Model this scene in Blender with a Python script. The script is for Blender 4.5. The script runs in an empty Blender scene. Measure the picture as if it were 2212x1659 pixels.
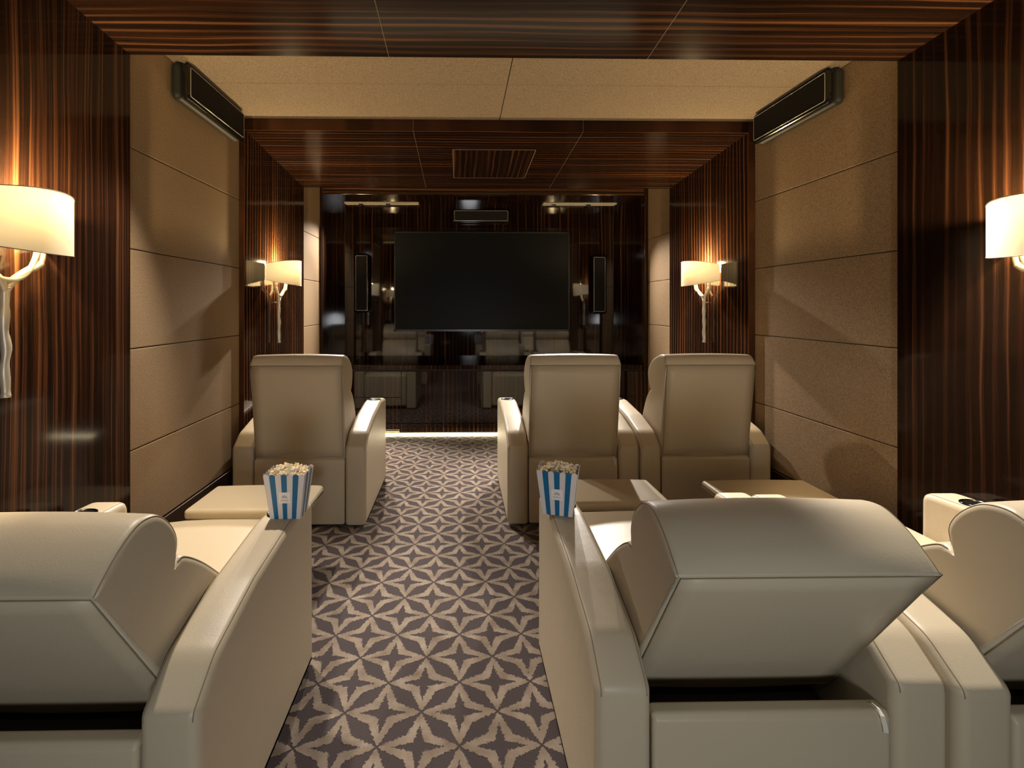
import bpy, bmesh, math, random
from mathutils import Vector, Matrix
PI = math.pi
random.seed(7)
scn = bpy.context.scene
COL = scn.collection
CAMZ = 1.33

# ------------------------------------------------------------------ materials
def mat(name):
    m = bpy.data.materials.new(name); m.use_nodes = True
    nt = m.node_tree
    return m, nt, nt.nodes['Principled BSDF']

def N(nt, typ, **kw):
    n = nt.nodes.new(typ)
    for k, v in kw.items():
        setattr(n, k, v)
    return n

def math_node(nt, op, a, b=None, c=None):
    n = nt.nodes.new('ShaderNodeMath'); n.operation = op
    for i, v in enumerate((a, b, c)):
        if v is None: continue
        if isinstance(v, (int, float)): n.inputs[i].default_value = v
        else: nt.links.new(v, n.inputs[i])
    return n.outputs[0]

def simple(name, col, rough=0.5, metal=0.0, spec=0.5, coat=0.0):
    m, nt, b = mat(name)
    b.inputs['Base Color'].default_value = (*col, 1)
    b.inputs['Roughness'].default_value = rough
    b.inputs['Metallic'].default_value = metal
    b.inputs['Specular IOR Level'].default_value = spec
    if coat:
        b.inputs['Coat Weight'].default_value = coat
        b.inputs['Coat Roughness'].default_value = 0.05
    return m

def ebony(name, across, along, scale=1.0, bright=1.0, rough=0.09, spec=0.2, shift=0.018, reg=0.35):
    """macassar ebony veneer; `across` = axis the stripes vary over, `along` = grain axis"""
    m, nt, b = mat(name)
    tc = N(nt, 'ShaderNodeTexCoord')
    sep = N(nt, 'ShaderNodeSeparateXYZ'); nt.links.new(tc.outputs['Object'], sep.inputs[0])
    ax = {'X': 0, 'Y': 1, 'Z': 2}
    u = sep.outputs[ax[across]]; v = sep.outputs[ax[along]]
    # slow waviness of the grain
    cw = N(nt, 'ShaderNodeCombineXYZ')
    nt.links.new(math_node(nt, 'MULTIPLY', u, 3.0), cw.inputs[0])
    nt.links.new(math_node(nt, 'MULTIPLY', v, 1.1), cw.inputs[1])
    wv = N(nt, 'ShaderNodeTexNoise'); wv.inputs['Scale'].default_value = 1.0; wv.inputs['Detail'].default_value = 2
    nt.links.new(cw.outputs[0], wv.inputs['Vector'])
    wob = math_node(nt, 'MULTIPLY', math_node(nt, 'SUBTRACT', wv.outputs['Fac'], 0.5), 0.04)
    u2 = math_node(nt, 'ADD', u, wob)
    def stripes(fu, fv, detail, seed):
        c = N(nt, 'ShaderNodeCombineXYZ')
        nt.links.new(math_node(nt, 'MULTIPLY', u2, fu * scale), c.inputs[0])
        nt.links.new(math_node(nt, 'MULTIPLY', v, fv), c.inputs[1])
        c.inputs[2].default_value = seed
        n = N(nt, 'ShaderNodeTexNoise'); n.inputs['Scale'].default_value = 1.0
        n.inputs['Detail'].default_value = detail; n.inputs['Roughness'].default_value = 0.6
        nt.links.new(c.outputs[0], n.inputs['Vector'])
        return n.outputs['Fac']
    s1 = stripes(58, 0.35, 3, 1.3)
    sn = math_node(nt, 'ADD', math_node(nt, 'MULTIPLY', math_node(nt, 'SINE', math_node(nt, 'MULTIPLY', u2, 2 * PI * 23)), 0.21), 0.50)
    s1 = math_node(nt, 'ADD', math_node(nt, 'MULTIPLY', s1, 1.0 - reg), math_node(nt, 'MULTIPLY', sn, reg))
    s2 = stripes(170, 0.8, 2, 7.1)
    s3 = stripes(9, 0.25, 1, 3.7)
    f = math_node(nt, 'ADD', math_node(nt, 'MULTIPLY', s1, 0.64), math_node(nt, 'MULTIPLY', s2, 0.28))
    f = math_node(nt, 'ADD', f, math_node(nt, 'MULTIPLY', s3, 0.08))
    r = N(nt, 'ShaderNodeValToRGB')
    e = r.color_ramp.elements
    B = bright
    e[0].position = 0.40 + shift; e[0].color = (0.010*B, 0.005*B, 0.003*B, 1)
    e[1].position = 0.70 + shift; e[1].color = (0.22*B, 0.098*B, 0.042*B, 1)
    k = e.new(0.48 + shift); k.color = (0.016*B, 0.007*B, 0.004*B, 1)
    k = e.new(0.535 + shift); k.color = (0.034*B, 0.0135*B, 0.007*B, 1)
    k = e.new(0.60 + shift); k.color = (0.105*B, 0.043*B, 0.018*B, 1)
    nt.links.new(f, r.inputs[0])
    nt.links.new(r.outputs[0], b.inputs['Base Color'])
    b.inputs['Roughness'].default_value = rough
    b.inputs['Specular IOR Level'].default_value = spec
    return m

def leather(name, col, rough=0.42):
    m, nt, b = mat(name)
    b.inputs['Base Color'].default_value = (*col, 1)
    b.inputs['Roughness'].default_value = rough
    b.inputs['Specular IOR Level'].default_value = 0.45
    tc = N(nt, 'ShaderNodeTexCoord')
    n1 = N(nt, 'ShaderNodeTexNoise'); n1.inputs['Scale'].default_value = 260; n1.inputs['Detail'].default_value = 2
    n2 = N(nt, 'ShaderNodeTexNoise'); n2.inputs['Scale'].default_value = 9; n2.inputs['Detail'].default_value = 2
    nt.links.new(tc.outputs['Object'], n1.inputs['Vector']); nt.links.new(tc.outputs['Object'], n2.inputs['Vector'])
    h = math_node(nt, 'ADD', math_node(nt, 'MULTIPLY', n1.outputs['Fac'], 0.0006), math_node(nt, 'MULTIPLY', n2.outputs['Fac'], 0.004))
    bp = N(nt, 'ShaderNodeBump'); bp.inputs['Strength'].default_value = 0.5; bp.inputs['Distance'].default_value = 1.0
    nt.links.new(h, bp.inputs['Height']); nt.links.new(bp.outputs[0], b.inputs['Normal'])
    return m

def fabric(name, col):
    m, nt, b = mat(name)
    tc = N(nt, 'ShaderNodeTexCoord')
    n1 = N(nt, 'ShaderNodeTexNoise'); n1.inputs['Scale'].default_value = 230; n1.inputs['Detail'].default_value = 3
    nt.links.new(tc.outputs['Object'], n1.inputs['Vector'])
    r = N(nt, 'ShaderNodeValToRGB')
    r.color_ramp.elements[0].position = 0.32; r.color_ramp.elements[0].color = (col[0]*.62, col[1]*.60, col[2]*.58, 1)
    r.color_ramp.elements[1].position = 0.68; r.color_ramp.elements[1].color = (col[0]*1.25, col[1]*1.25, col[2]*1.25, 1)
    nt.links.new(n1.outputs['Fac'], r.inputs[0]); nt.links.new(r.outputs[0], b.inputs['Base Color'])
    b.inputs['Roughness'].default_value = 0.85; b.inputs['Specular IOR Level'].default_value = 0.2
    bp = N(nt, 'ShaderNodeBump'); bp.inputs['Strength'].default_value = 0.25; bp.inputs['Distance'].default_value = 0.001
    nt.links.new(n1.outputs['Fac'], bp.inputs['Height']); nt.links.new(bp.outputs[0], b.inputs['Normal'])
    return m

STAR = 0.2505         # tip-to-tip spacing of the carpet stars
CARPET_OFF = (0.0, -1.47)
def carpet():
    m, nt, b = mat('patterned_carpet')
    tc = N(nt, 'ShaderNodeTexCoord')
    sep = N(nt, 'ShaderNodeSeparateXYZ'); nt.links.new(tc.outputs['Object'], sep.inputs[0])
    # ragged pile edges
    nz = N(nt, 'ShaderNodeTexNoise'); nz.inputs['Scale'].default_value = 110; nz.inputs['Detail'].default_value = 3
    nt.links.new(tc.outputs['Object'], nz.inputs['Vector'])
    nzl = N(nt, 'ShaderNodeTexNoise'); nzl.inputs['Scale'].default_value = 16; nzl.inputs['Detail'].default_value = 2
    nt.links.new(tc.outputs['Object'], nzl.inputs['Vector'])
    s = STAR / 2
    # diagonal coordinates: star centres at (m,n)*s with m+n odd
    X = math_node(nt, 'DIVIDE', math_node(nt, 'ADD', sep.outputs[0], CARPET_OFF[0]), s)
    Y = math_node(nt, 'DIVIDE', math_node(nt, 'ADD', sep.outputs[1], CARPET_OFF[1]), s)
    P = math_node(nt, 'MULTIPLY', math_node(nt, 'ADD', X, Y), 0.5)
    Q = math_node(nt, 'MULTIPLY', math_node(nt, 'SUBTRACT', X, Y), 0.5)
    # cells of integer P,Q: nodes at integers, stars at half-integers
    fp = math_node(nt, 'SUBTRACT', math_node(nt, 'FRACT', P), 0.5)
    fq = math_node(nt, 'SUBTRACT', math_node(nt, 'FRACT', Q), 0.5)
    x = math_node(nt, 'ABSOLUTE', math_node(nt, 'ADD', fp, fq))
    y = math_node(nt, 'ABSOLUTE', math_node(nt, 'SUBTRACT', fp, fq))
    a = math_node(nt, 'MAXIMUM', x, y)      # 0..1 : tip at 1
    c = math_node(nt, 'MINIMUM', x, y)
    rag = math_node(nt, 'MULTIPLY', math_node(nt, 'SUBTRACT', nz.outputs['Fac'], 0.5), 0.17)
    def line(x0, k):
        L = math.hypot(x0 - k, k); nx, ny = k / L, (x0 - k) / L
        d = math_node(nt, 'SUBTRACT', math_node(nt, 'ADD', math_node(nt, 'MULTIPLY', a, nx), math_node(nt, 'MULTIPLY', c, ny)), nx * x0)
        return math_node(nt, 'ADD', d, rag)
    def step(v, e0, e1):
        m_ = N(nt, 'ShaderNodeMapRange'); m_.interpolation_type = 'SMOOTHSTEP'
        m_.inputs['From Min'].default_value = e0; m_.inputs['From Max'].default_value = e1
        nt.links.new(v, m_.inputs['Value']); return m_.outputs[0]
    seam = math_node(nt, 'MINIMUM', math_node(nt, 'SUBTRACT', 0.5, math_node(nt, 'ABSOLUTE', fp)), math_node(nt, 'SUBTRACT', 0.5, math_node(nt, 'ABSOLUTE', fq)))
    band = math_node(nt, 'MULTIPLY', math_node(nt, 'MULTIPLY', step(line(1.0, .325), .022, -.004), step(line(.60, .130), -.012, .012)), step(seam, .008, .022))
    fine = N(nt, 'ShaderNodeTexNoise'); fine.inputs['Scale'].default_value = 420; fine.inputs['Detail'].default_value = 2
    nt.links.new(tc.outputs['Object'], fine.inputs['Vector'])
    tan = N(nt, 'ShaderNodeValToRGB')
    tan.color_ramp.elements[0].position = 0.3; tan.color_ramp.elements[0].color = (0.18, 0.133, 0.096, 1)
    tan.color_ramp.elements[1].position = 0.7; tan.color_ramp.elements[1].color = (0.385, 0.318, 0.255, 1)
    mixn = math_node(nt, 'ADD', math_node(nt, 'MULTIPLY', nzl.outputs['Fac'], 0.65), math_node(nt, 'MULTIPLY', fine.outputs['Fac'], 0.35))
    nt.links.new(mixn, tan.inputs[0])
    drk = N(nt, 'ShaderNodeValToRGB')
    drk.color_ramp.elements[0].position = 0.3; drk.color_ramp.elements[0].color = (0.052, 0.040, 0.041, 1)
    drk.color_ramp.elements[1].position = 0.7; drk.color_ramp.elements[1].color = (0.098, 0.078, 0.080, 1)
    nt.links.new(fine.outputs['Fac'], drk.inputs[0])
    mx = N(nt, 'ShaderNodeMix', data_type='RGBA')
    nt.links.new(band, mx.inputs['Factor']); nt.links.new(drk.outputs[0], mx.inputs['A']); nt.links.new(tan.outputs[0], mx.inputs['B'])
    nt.links.new(mx.outputs['Result'], b.inputs['Base Color'])
    b.inputs['Roughness'].default_value = 0.9; b.inputs['Specular IOR Level'].default_value = 0.15
    h = math_node(nt, 'ADD', math_node(nt, 'MULTIPLY', band, 0.006), math_node(nt, 'MULTIPLY', fine.outputs['Fac'], 0.003))
    bp = N(nt, 'ShaderNodeBump'); bp.inputs['Strength'].default_value = 0.8; bp.inputs['Distance'].default_value = 1.0
    nt.links.new(h, bp.inputs['Height']); nt.links.new(bp.outputs[0], b.inputs['Normal'])
    return m

def emit(name, col, strength):
    m, nt, b = mat(name)
    b.inputs['Base Color'].default_value = (0.8, 0.8, 0.8, 1)
    b.inputs['Emission Color'].default_value = (*col, 1)
    b.inputs['Emission Strength'].default_value = strength
    return m

def shade_mat():
    m = bpy.data.materials.new('lamp_shade_cloth'); m.use_nodes = True
    nt = m.node_tree; nt.nodes.clear()
    out = N(nt, 'ShaderNodeOutputMaterial')
    d = N(nt, 'ShaderNodeBsdfDiffuse'); d.inputs[0].default_value = (0.85, 0.78, 0.62, 1)
    t = N(nt, 'ShaderNodeBsdfTranslucent'); t.inputs[0].default_value = (0.95, 0.84, 0.60, 1)
    mx = N(nt, 'ShaderNodeMixShader'); mx.inputs[0].default_value = 0.035
    nt.links.new(d.outputs[0], mx.inputs[1]); nt.links.new(t.outputs[0], mx.inputs[2]); nt.links.new(mx.outputs[0], out.inputs[0])
    return m

M = {}
M['wall_v_y'] = ebony('ebony_side_panels', 'Y', 'Z', 0.95, 1.0, 0.09, 0.2, 0.016, 0.12)
M['wall_sparse_shaded'] = ebony('ebony_sparse_shaded_side_panels', 'Y', 'Z', 0.55, 0.85, 0.09, 0.2, 0.045, 0.4)  # sparser grain; weak light on the near right wall is put into the colour
M['wall_fine'] = ebony('ebony_side_panels_fine', 'Y', 'Z', 0.6, 1.0, 0.09, 0.2, 0.018, 0.6)
M['wall_v_x'] = ebony('ebony_screen_wall', 'X', 'Z', 0.8, 0.55, 0.045, 0.5, 0.018, 0.4)
M['ceil'] = ebony('ebony_ceiling_panels', 'Y', 'X', 0.8, 1.0, 0.16, 0.07, 0.018, 0.4)
M['hatch'] = ebony('ebony_access_panel', 'X', 'Y', 1.0, 0.9, 0.11, 0.15)
M['fascia'] = ebony('ebony_fascia', 'Z', 'X', 1.2, 1.3, 0.11)
M['beige'] = fabric('beige_wall_fabric', (0.30, 0.205, 0.115))
M['beige_ceiling'] = fabric('beige_ceiling_fabric', (0.30, 0.235, 0.165))
M['carpet'] = carpet()
M['leather'] = leather('cream_leather', (0.58, 0.495, 0.355))
M['stitch'] = simple('cream_stitching', (0.62, 0.55, 0.42), 0.7)
M['seam'] = simple('leather_seam_groove', (0.30, 0.235, 0.145), 0.8)
M['black'] = simple('black_lacquer', (0.006, 0.006, 0.006), 0.12, 0, 0.5)
M['grille'] = simple('black_speaker_cloth', (0.008, 0.007, 0.006), 0.75, 0, 0.2)
M['speaker_body'] = simple('charcoal_satin_shell', (0.022, 0.023, 0.018), 0.55, 0, 0.22)
M['chrome'] = simple('chrome_trim', (0.62, 0.57, 0.48), 0.3, 0.7)
M['cup'] = simple('black_cup_liner', (0.01, 0.01, 0.01), 0.25, 0, 0.5)
M['cup_rim'] = simple('dark_chrome_rim', (0.10, 0.10, 0.10), 0.18, 1.0)
M['screen'] = simple('black_screen_glass', (0.005, 0.0055, 0.0055), 0.38, 0, 0.12)
M['bezel'] = simple('black_bezel', (0.010, 0.010, 0.010), 0.25)
M['mark_grey'] = simple('grey_screen_mark', (0.12, 0.11, 0.10), 0.5)
M['silver'] = simple('brushed_silver_leaf', (0.62, 0.57, 0.46), 0.42, 0.55)
M['shade'] = shade_mat()
M['shade_rim'] = simple('shade_rim_trim', (0.42, 0.34, 0.22), 0.7)
M['bulb'] = emit('warm_bulb', (1.0, 0.72, 0.38), 60)
M['led'] = emit('warm_led_strip', (1.0, 0.86, 0.55), 16)
M['cove'] = emit('yellow_cove_led', (1.0, 0.72, 0.22), 5)
M['cove_soft'] = emit('soft_cove_led', (1.0, 0.82, 0.42), 7)
M['down_lens'] = emit('downlight_lens', (1.0, 0.86, 0.68), 12)
M['slot'] = simple('cream_slot_trim', (0.62, 0.56, 0.44), 0.4)
M['white_card'] = simple('white_card', (0.74, 0.70, 0.69), 0.6)
M['blue_card'] = simple('blue_card_stripe', (0.0, 0.135, 0.31), 0.45)
M['sticker'] = simple('pale_sticker', (0.92, 0.88, 0.86), 0.5)
M['sticker_ink'] = simple('grey_sticker_ink', (0.42, 0.38, 0.36), 0.6)
M['sticker_text'] = simple('mauve_sticker_ink', (0.44, 0.35, 0.35), 0.6)
M['tag'] = simple('white_ribbon', (0.85, 0.80, 0.70), 0.6)
M['dark'] = simple('dark_recess', (0.035, 0.030, 0.024), 0.7)
M['liner'] = simple('brown_liner', (0.11, 0.092, 0.066), 0.8)
M['skirt'] = simple('dark_skirting', (0.030, 0.016, 0.010), 0.3)
M['brass'] = simple('brass_grille', (0.55, 0.42, 0.16), 0.3, 1.0)
M['joint'] = simple('pale_joint_line', (0.20, 0.14, 0.09), 0.5)
def popcorn_mat():
    m, nt, b = mat('popcorn')
    tc = N(nt, 'ShaderNodeTexCoord')
    n = N(nt, 'ShaderNodeTexNoise'); n.inputs['Scale'].default_value = 75; n.inputs['Detail'].default_value = 2
    nt.links.new(tc.outputs['Object'], n.inputs['Vector'])
    r = N(nt, 'ShaderNodeValToRGB')
    r.color_ramp.elements[0].position = 0.36; r.color_ramp.elements[0].color = (0.72, 0.46, 0.16, 1)
    r.color_ramp.elements[1].position = 0.50; r.color_ramp.elements[1].color = (0.95, 0.86, 0.66, 1)
    nt.links.new(n.outputs['Fac'], r.inputs[0]); nt.links.new(r.outputs[0], b.inputs['Base Color'])
    b.inputs['Roughness'].default_value = 0.8
    return m
M['popcorn'] = popcorn_mat()

# ------------------------------------------------------------------ mesh helpers
def obj(name, bm, mats, parent=None, smooth=False, matrix=None):
    me = bpy.data.meshes.new(name)
    if matrix is not None: bm.transform(matrix)
    bmesh.ops.recalc_face_normals(bm, faces=bm.faces)
    if smooth:
        for f in bm.faces: f.smooth = True
    bm.to_mesh(me); bm.free()
    for m in (mats if isinstance(mats, (list, tuple)) else [mats]):
        me.materials.append(m)
    o = bpy.data.objects.new(name, me); COL.objects.link(o)
    if parent: o.parent = parent
    return o

def struct(name, bm, mats, smooth=False):
    o = obj(name, bm, mats, None, smooth); o['kind'] = 'structure'; return o

def thing(name, label, cat, loc=(0, 0, 0), rz=0, group=None):
    o = bpy.data.objects.new(name, None); COL.objects.link(o)
    o.empty_display_size = 0.1
    o.location = loc; o.rotation_euler = (0, 0, rz)
    o['label'] = label; o['category'] = cat
    if group: o['group'] = group
    return o

def dup(root, loc, rz, label):
    r = root.copy(); COL.objects.link(r); r.location = loc; r.rotation_euler = (0, 0, rz); r['label'] = label
    def rec(src, dst):
        for ch in list(src.children):
            if ch.type == 'LIGHT': 
                c = ch.copy(); COL.objects.link(c); c.parent = dst; continue
            c = ch.copy(); COL.objects.link(c); c.parent = dst
            rec(ch, c)
    rec(root, r)
    return r

def box(bm, x0, x1, y0, y1, z0, z1, mi=0, bev=0.0, seg=2):
    vs = [bm.verts.new((x, y, z)) for x in (x0, x1) for y in (y0, y1) for z in (z0, z1)]
    idx = [(0, 1, 3, 2), (4, 6, 7, 5), (0, 4, 5, 1), (2, 3, 7, 6), (0, 2, 6, 4), (1, 5, 7, 3)]
    fs = [bm.faces.new([vs[i] for i in q]) for q in idx]
    for f in fs: f.material_index = mi
    if bev > 0:
        es = set(e for f in fs for e in f.edges)
        r = bmesh.ops.bevel(bm, geom=list(es), offset=bev, segments=seg, profile=0.5, affect='EDGES')
        for f in r['faces']: f.material_index = mi
    return fs

def tube(bm, pts, rads, seg=10, mi=0, cap=True):
    pts = [Vector(p) for p in pts]
    if isinstance(rads, (int, float)): rads = [rads] * len(pts)
    rings = []
    up = Vector((0.123, 0.31, 0.94))
    for i, p in enumerate(pts):
        t = (pts[min(i + 1, len(pts) - 1)] - pts[max(i - 1, 0)]).normalized()
        a = t.cross(up)
        if a.length < 1e-3: a = t.cross(Vector((1, 0, 0)))
        a.normalize(); bb = t.cross(a).normalized()
        rings.append([bm.verts.new(p + (a * math.cos(2 * PI * k / seg) + bb * math.sin(2 * PI * k / seg)) * rads[i]) for k in range(seg)])
    for i in range(len(rings) - 1):
        for k in range(seg):
            f = bm.faces.new((rings[i][k], rings[i][(k + 1) % seg], rings[i + 1][(k + 1) % seg], rings[i + 1][k]))
            f.smooth = True; f.material_index = mi
    if cap:
        for rr in (rings[0][::-1], rings[-1]):
            f = bm.faces.new(rr); f.material_index = mi

def spline(pts, n=8):
    pts = [Vector(p) for p in pts]
    out = []
    for i in range(len(pts) - 1):
        p0 = pts[max(i - 1, 0)]; p1 = pts[i]; p2 = pts[i + 1]; p3 = pts[min(i + 2, len(pts) - 1)]
        for k in range(n):
            t = k / n
            out.append(0.5 * ((2 * p1) + (p2 - p0) * t + (2 * p0 - 5 * p1 + 4 * p2 - p3) * t * t + (3 * p1 - p0 - 3 * p2 + p3) * t ** 3))
    out.append(pts[-1])
    return out

def fillet(ctrl, seg=6):
    """ctrl: list of (y,z,r[,free]) -> dense closed outline [(y,z,free)]"""
    n = len(ctrl); out = []
    for i in range(n):
        p0 = Vector(ctrl[i - 1][:2]); p = Vector(ctrl[i][:2]); p1 = Vector(ctrl[(i + 1) % n][:2])
        r = ctrl[i][2]; free = ctrl[i][3] if len(ctrl[i]) > 3 else 1.0
        d0 = (p0 - p); d1 = (p1 - p)
        l0, l1 = d0.length, d1.length
        d0.normalize(); d1.normalize()
        if r <= 0:
            out.append((p.x, p.y, free)); continue
        ang = d0.angle(d1)
        t = r / math.tan(ang / 2)
        t = min(t, l0 * 0.5, l1 * 0.5)
        a = p + d0 * t; b = p + d1 * t
        for k in range(seg + 1):
            u = k / seg
            q = a * (1 - u) ** 2 + p * 2 * u * (1 - u) + b * u * u
            out.append((q.x, q.y, free))
    # drop duplicates
    res = []
    for q in out:
        if not res or (Vector(q[:2]) - Vector(res[-1][:2])).length > 1e-4: res.append(q)
    if (Vector(res[0][:2]) - Vector(res[-1][:2])).length < 1e-4: res.pop()
    return res

def normals2d(pts):
    n = len(pts)
    area = sum(pts[i][0] * pts[(i + 1) % n][1] - pts[(i + 1) % n][0] * pts[i][1] for i in range(n))
    s = 1 if area > 0 else -1
    out = []
    for i in range(n):
        a = Vector(pts[i - 1][:2]); p = Vector(pts[i][:2]); b = Vector(pts[(i + 1) % n][:2])
        e0 = (p - a).normalized(); e1 = (b - p).normalized()
        n0 = Vector((e0.y, -e0.x)) * s; n1 = Vector((e1.y, -e1.x)) * s
        m = n0 + n1
        if m.length < 1e-6: m = n0
        m.normalize()
        k = max(m.dot(n0), 0.5)
        out.append(m / k)
    return out

def prof_solid(bm, pts, x0, x1, r, n=5, crown=0.0, mid=1, mi=0, bulge=0.0):
    """extrude a YZ outline along X with rounded ends; crown puffs the middle, bulge domes the end caps"""
    nm = normals2d(pts)
    rings = []
    def ring(x, inset):
        return [bm.verts.new((x, p[0] - nn.x * inset * p[2], p[1] - nn.y * inset * p[2])) for p, nn in zip(pts, nm)]
    prof = []
    for i in range(n + 1):
        a = i / n * PI / 2
        prof.append((r * (1 - math.cos(a)) , r * (1 - math.sin(a))))
    w = x1 - x0
    seq = []
    for dx, ins in prof: seq.append((x0 + dx, ins))
    if mid > 1 or crown:
        for k in range(1, max(mid, 2)):
            u = k / max(mid, 2)
            x = x0 + r + (w - 2 * r) * u
            seq.append((x, -crown * (1 - (2 * u - 1) ** 2)))
    for dx, ins in reversed(prof): seq.append((x1 - dx, ins))
    for x, ins in seq: rings.append(ring(x, ins))
    m = len(pts)
    for i in range(len(rings) - 1):
        for k in range(m):
            f = bm.faces.new((rings[i][k], rings[i][(k + 1) % m], rings[i + 1][(k + 1) % m], rings[i + 1][k]))
            f.smooth = True; f.material_index = mi
    for rr in (rings[0], rings[-1][::-1]):
        f = bm.faces.new(rr); f.material_index = mi
    return seq

def disc(bm, c, r, axis='Z', seg=24, mi=0, ry=None):
    ry = ry or r
    vs = []
    for k in range(seg):
        a = 2 * PI * k / seg
        if axis == 'Z': vs.append(bm.verts.new((c[0] + r * math.cos(a), c[1] + ry * math.sin(a), c[2])))
        elif axis == 'X': vs.append(bm.verts.new((c[0], c[1] + r * math.cos(a), c[2] + ry * math.sin(a))))
    f = bm.faces.new(vs); f.material_index = mi
    return vs

def ring_torus(bm, c, R, r, seg=28, sec=8, mi=0, normal=Vector((0, 0, 1))):
    q = Vector((0, 0, 1)).rotation_difference(normal)
    rings = []
    for i in range(seg):
        a = 2 * PI * i / seg
        rings.append([bm.verts.new(Vector(c) + q @ Vector(((R + r * math.cos(b)) * math.cos(a), (R + r * math.cos(b)) * math.sin(a), r * math.sin(b)))) for b in [2 * PI * j / sec for j in range(sec)]])
    for i in range(seg):
        for j in range(sec):
            f = bm.faces.new((rings[i][j], rings[(i + 1) % seg][j], rings[(i + 1) % seg][(j + 1) % sec], rings[i][(j + 1) % sec]))
            f.smooth = True; f.material_index = mi

def wedge(bm, x0, x1, y0, y1, zb0, zb1, zt0, zt1, mi=0):
    """box whose bottom/top run from z*0 at y0 to z*1 at y1"""
    c = [(x0, y0, zb0), (x0, y0, zt0), (x0, y1, zb1), (x0, y1, zt1), (x1, y0, zb0), (x1, y0, zt0), (x1, y1, zb1), (x1, y1, zt1)]
    vs = [bm.verts.new(p) for p in c]
    for q in [(0, 1, 3, 2), (4, 6, 7, 5), (0, 4, 5, 1), (2, 3, 7, 6), (0, 2, 6, 4), (1, 5, 7, 3)]:
        f = bm.faces.new([vs[i] for i in q]); f.material_index = mi

# ------------------------------------------------------------------ room dimensions
XL, XR = -1.40, 1.91            # ebony portal planes
BL, BR = -1.43, 1.95            # beige fabric planes
Y0, Y1, Y2, Y3, Y4, Y5 = -0.95, 2.09, 3.18, 4.39, 5.00, 5.50
TOP = 3.0
SLOPE = 0.0645
def hceil1(y): return 2.40 + SLOPE * (Y1 - y)
def hceil2(y): return 2.478 - SLOPE * (y - Y2)
BEIGE_H = 2.55
NICHE_H = 2.66
REC_H = 2.482
RL, RR = -1.41, 1.91            # recess sides

bm = bmesh.new()
box(bm, -1.9, 2.4, Y0 - .2, Y5 + .3, -0.06, 0.0)
struct('floor', bm, M['carpet'])

# near portal
for nm, xa, xb in (('wall_left', XL - .35, XL), ('wall_right', XR, XR + .35)):
    bm = bmesh.new(); wedge(bm, xa, xb, Y0, Y1, 0, 0, hceil1(Y0), hceil1(Y1)); struct(nm, bm, M['wall_v_y'] if nm == 'wall_left' else M['wall_sparse_shaded'])
bm = bmesh.new()
xs = [XL - .35, -0.303, 0.812, XR + .35]
g = 0.0012
for i in range(3):
    wedge(bm, xs[i] + (g if i else 0), xs[i + 1] - (g if i < 2 else 0), Y0, Y1, hceil1(Y0), hceil1(Y1), TOP, TOP, 0)
for x in xs[1:3]:
    wedge(bm, x - g, x + g, Y0, Y1 - .001, hceil1(Y0) + .0004, hceil1(Y1) + .0004, TOP - .1, TOP - .1, 1)
struct('ceiling', bm, [M['ceil'], M['joint']])
DX0, DX1 = -.25, .75             # doorway added in the unseen back wall to hold a fill lamp
bm = bmesh.new()
box(bm, XL - .35, DX0, Y0 - .12, Y0, 0, TOP); box(bm, DX1, XR + .35, Y0 - .12, Y0, 0, TOP); box(bm, DX0, DX1, Y0 - .12, Y0, 2.1, TOP)
struct('wall_back', bm, M['wall_v_x'])
bm = bmesh.new()
box(bm, DX0 - .6, DX1 + .6, Y0 - 1.5, Y0 - 1.4, 0, 2.4); box(bm, DX0 - .7, DX0 - .6, Y0 - 1.5, Y0 - .12, 0, 2.4); box(bm, DX1 + .6, DX1 + .7, Y0 - 1.5, Y0 - .12, 0, 2.4)
box(bm, DX0 - .7, DX1 + .7, Y0 - 1.5, Y0 - .12, 2.4, 2.5)
struct('wall_added_corridor', bm, simple('added_corridor_panelling', (.10, .07, .05), .6))  # unseen corridor shell, added behind the doorway that holds the fill lamp
bm = bmesh.new(); box(bm, DX0 - .7, DX1 + .7, Y0 - 1.5, Y0 - .2, -.06, 0.0); struct('floor_added_corridor', bm, simple('added_corridor_floor', (.08, .06, .055), .9))

# beige middle bay: padded fabric panels
def padded_wall(name, x_face, side, ya, yb, seams):
    bm = bmesh.new()
    d = -1 if side == 'L' else 1
    gap = 0.0016
    for i in range(len(seams) - 1):
        za, zb = seams[i] + gap, seams[i + 1] - gap
        xa, xb = sorted((x_face, x_face + d * 0.05))
        box(bm, xa, xb, ya, yb, za, zb, 0, 0.004, 2)
    xa, xb = sorted((x_face + d * 0.012, x_face + d * 0.30))
    box(bm, xa, xb, ya, yb, 0, TOP, 1)
    return struct(name, bm, [M['beige'], M['dark']])
SE = [0.315, 0.70, 1.144, 1.58, 2.022, BEIGE_H]
padded_wall('wall_left_middle', BL, 'L', Y1, Y2, SE)
padded_wall('wall_right_middle', BR, 'R', Y1, Y2, SE)
for nm, xa, xb in (('baseboard_left', BL - .03, BL + .008), ('baseboard_right', BR - .008, BR + .03)):
    bm = bmesh.new(); box(bm, xa, xb, Y1, Y2, 0, 0.312, 0, 0.003); struct(nm, bm, M['skirt'])
bm = bmesh.new()
gap = 0.002
for xa, xb in ((BL - .3, 0.262), (0.262, BR + .3)):
    for ya, yb in ((Y1, 2.674), (2.674, Y2)):
        box(bm, xa + gap, xb - gap, ya + (gap if ya > Y1 else 0), yb - gap, BEIGE_H, BEIGE_H + .04, 0, 0.003)
box(bm, BL - .3, BR + .3, Y1, Y2, BEIGE_H + .012, TOP, 1)
struct('ceiling_middle', bm, [M['beige_ceiling'], M['dark']])

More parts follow.
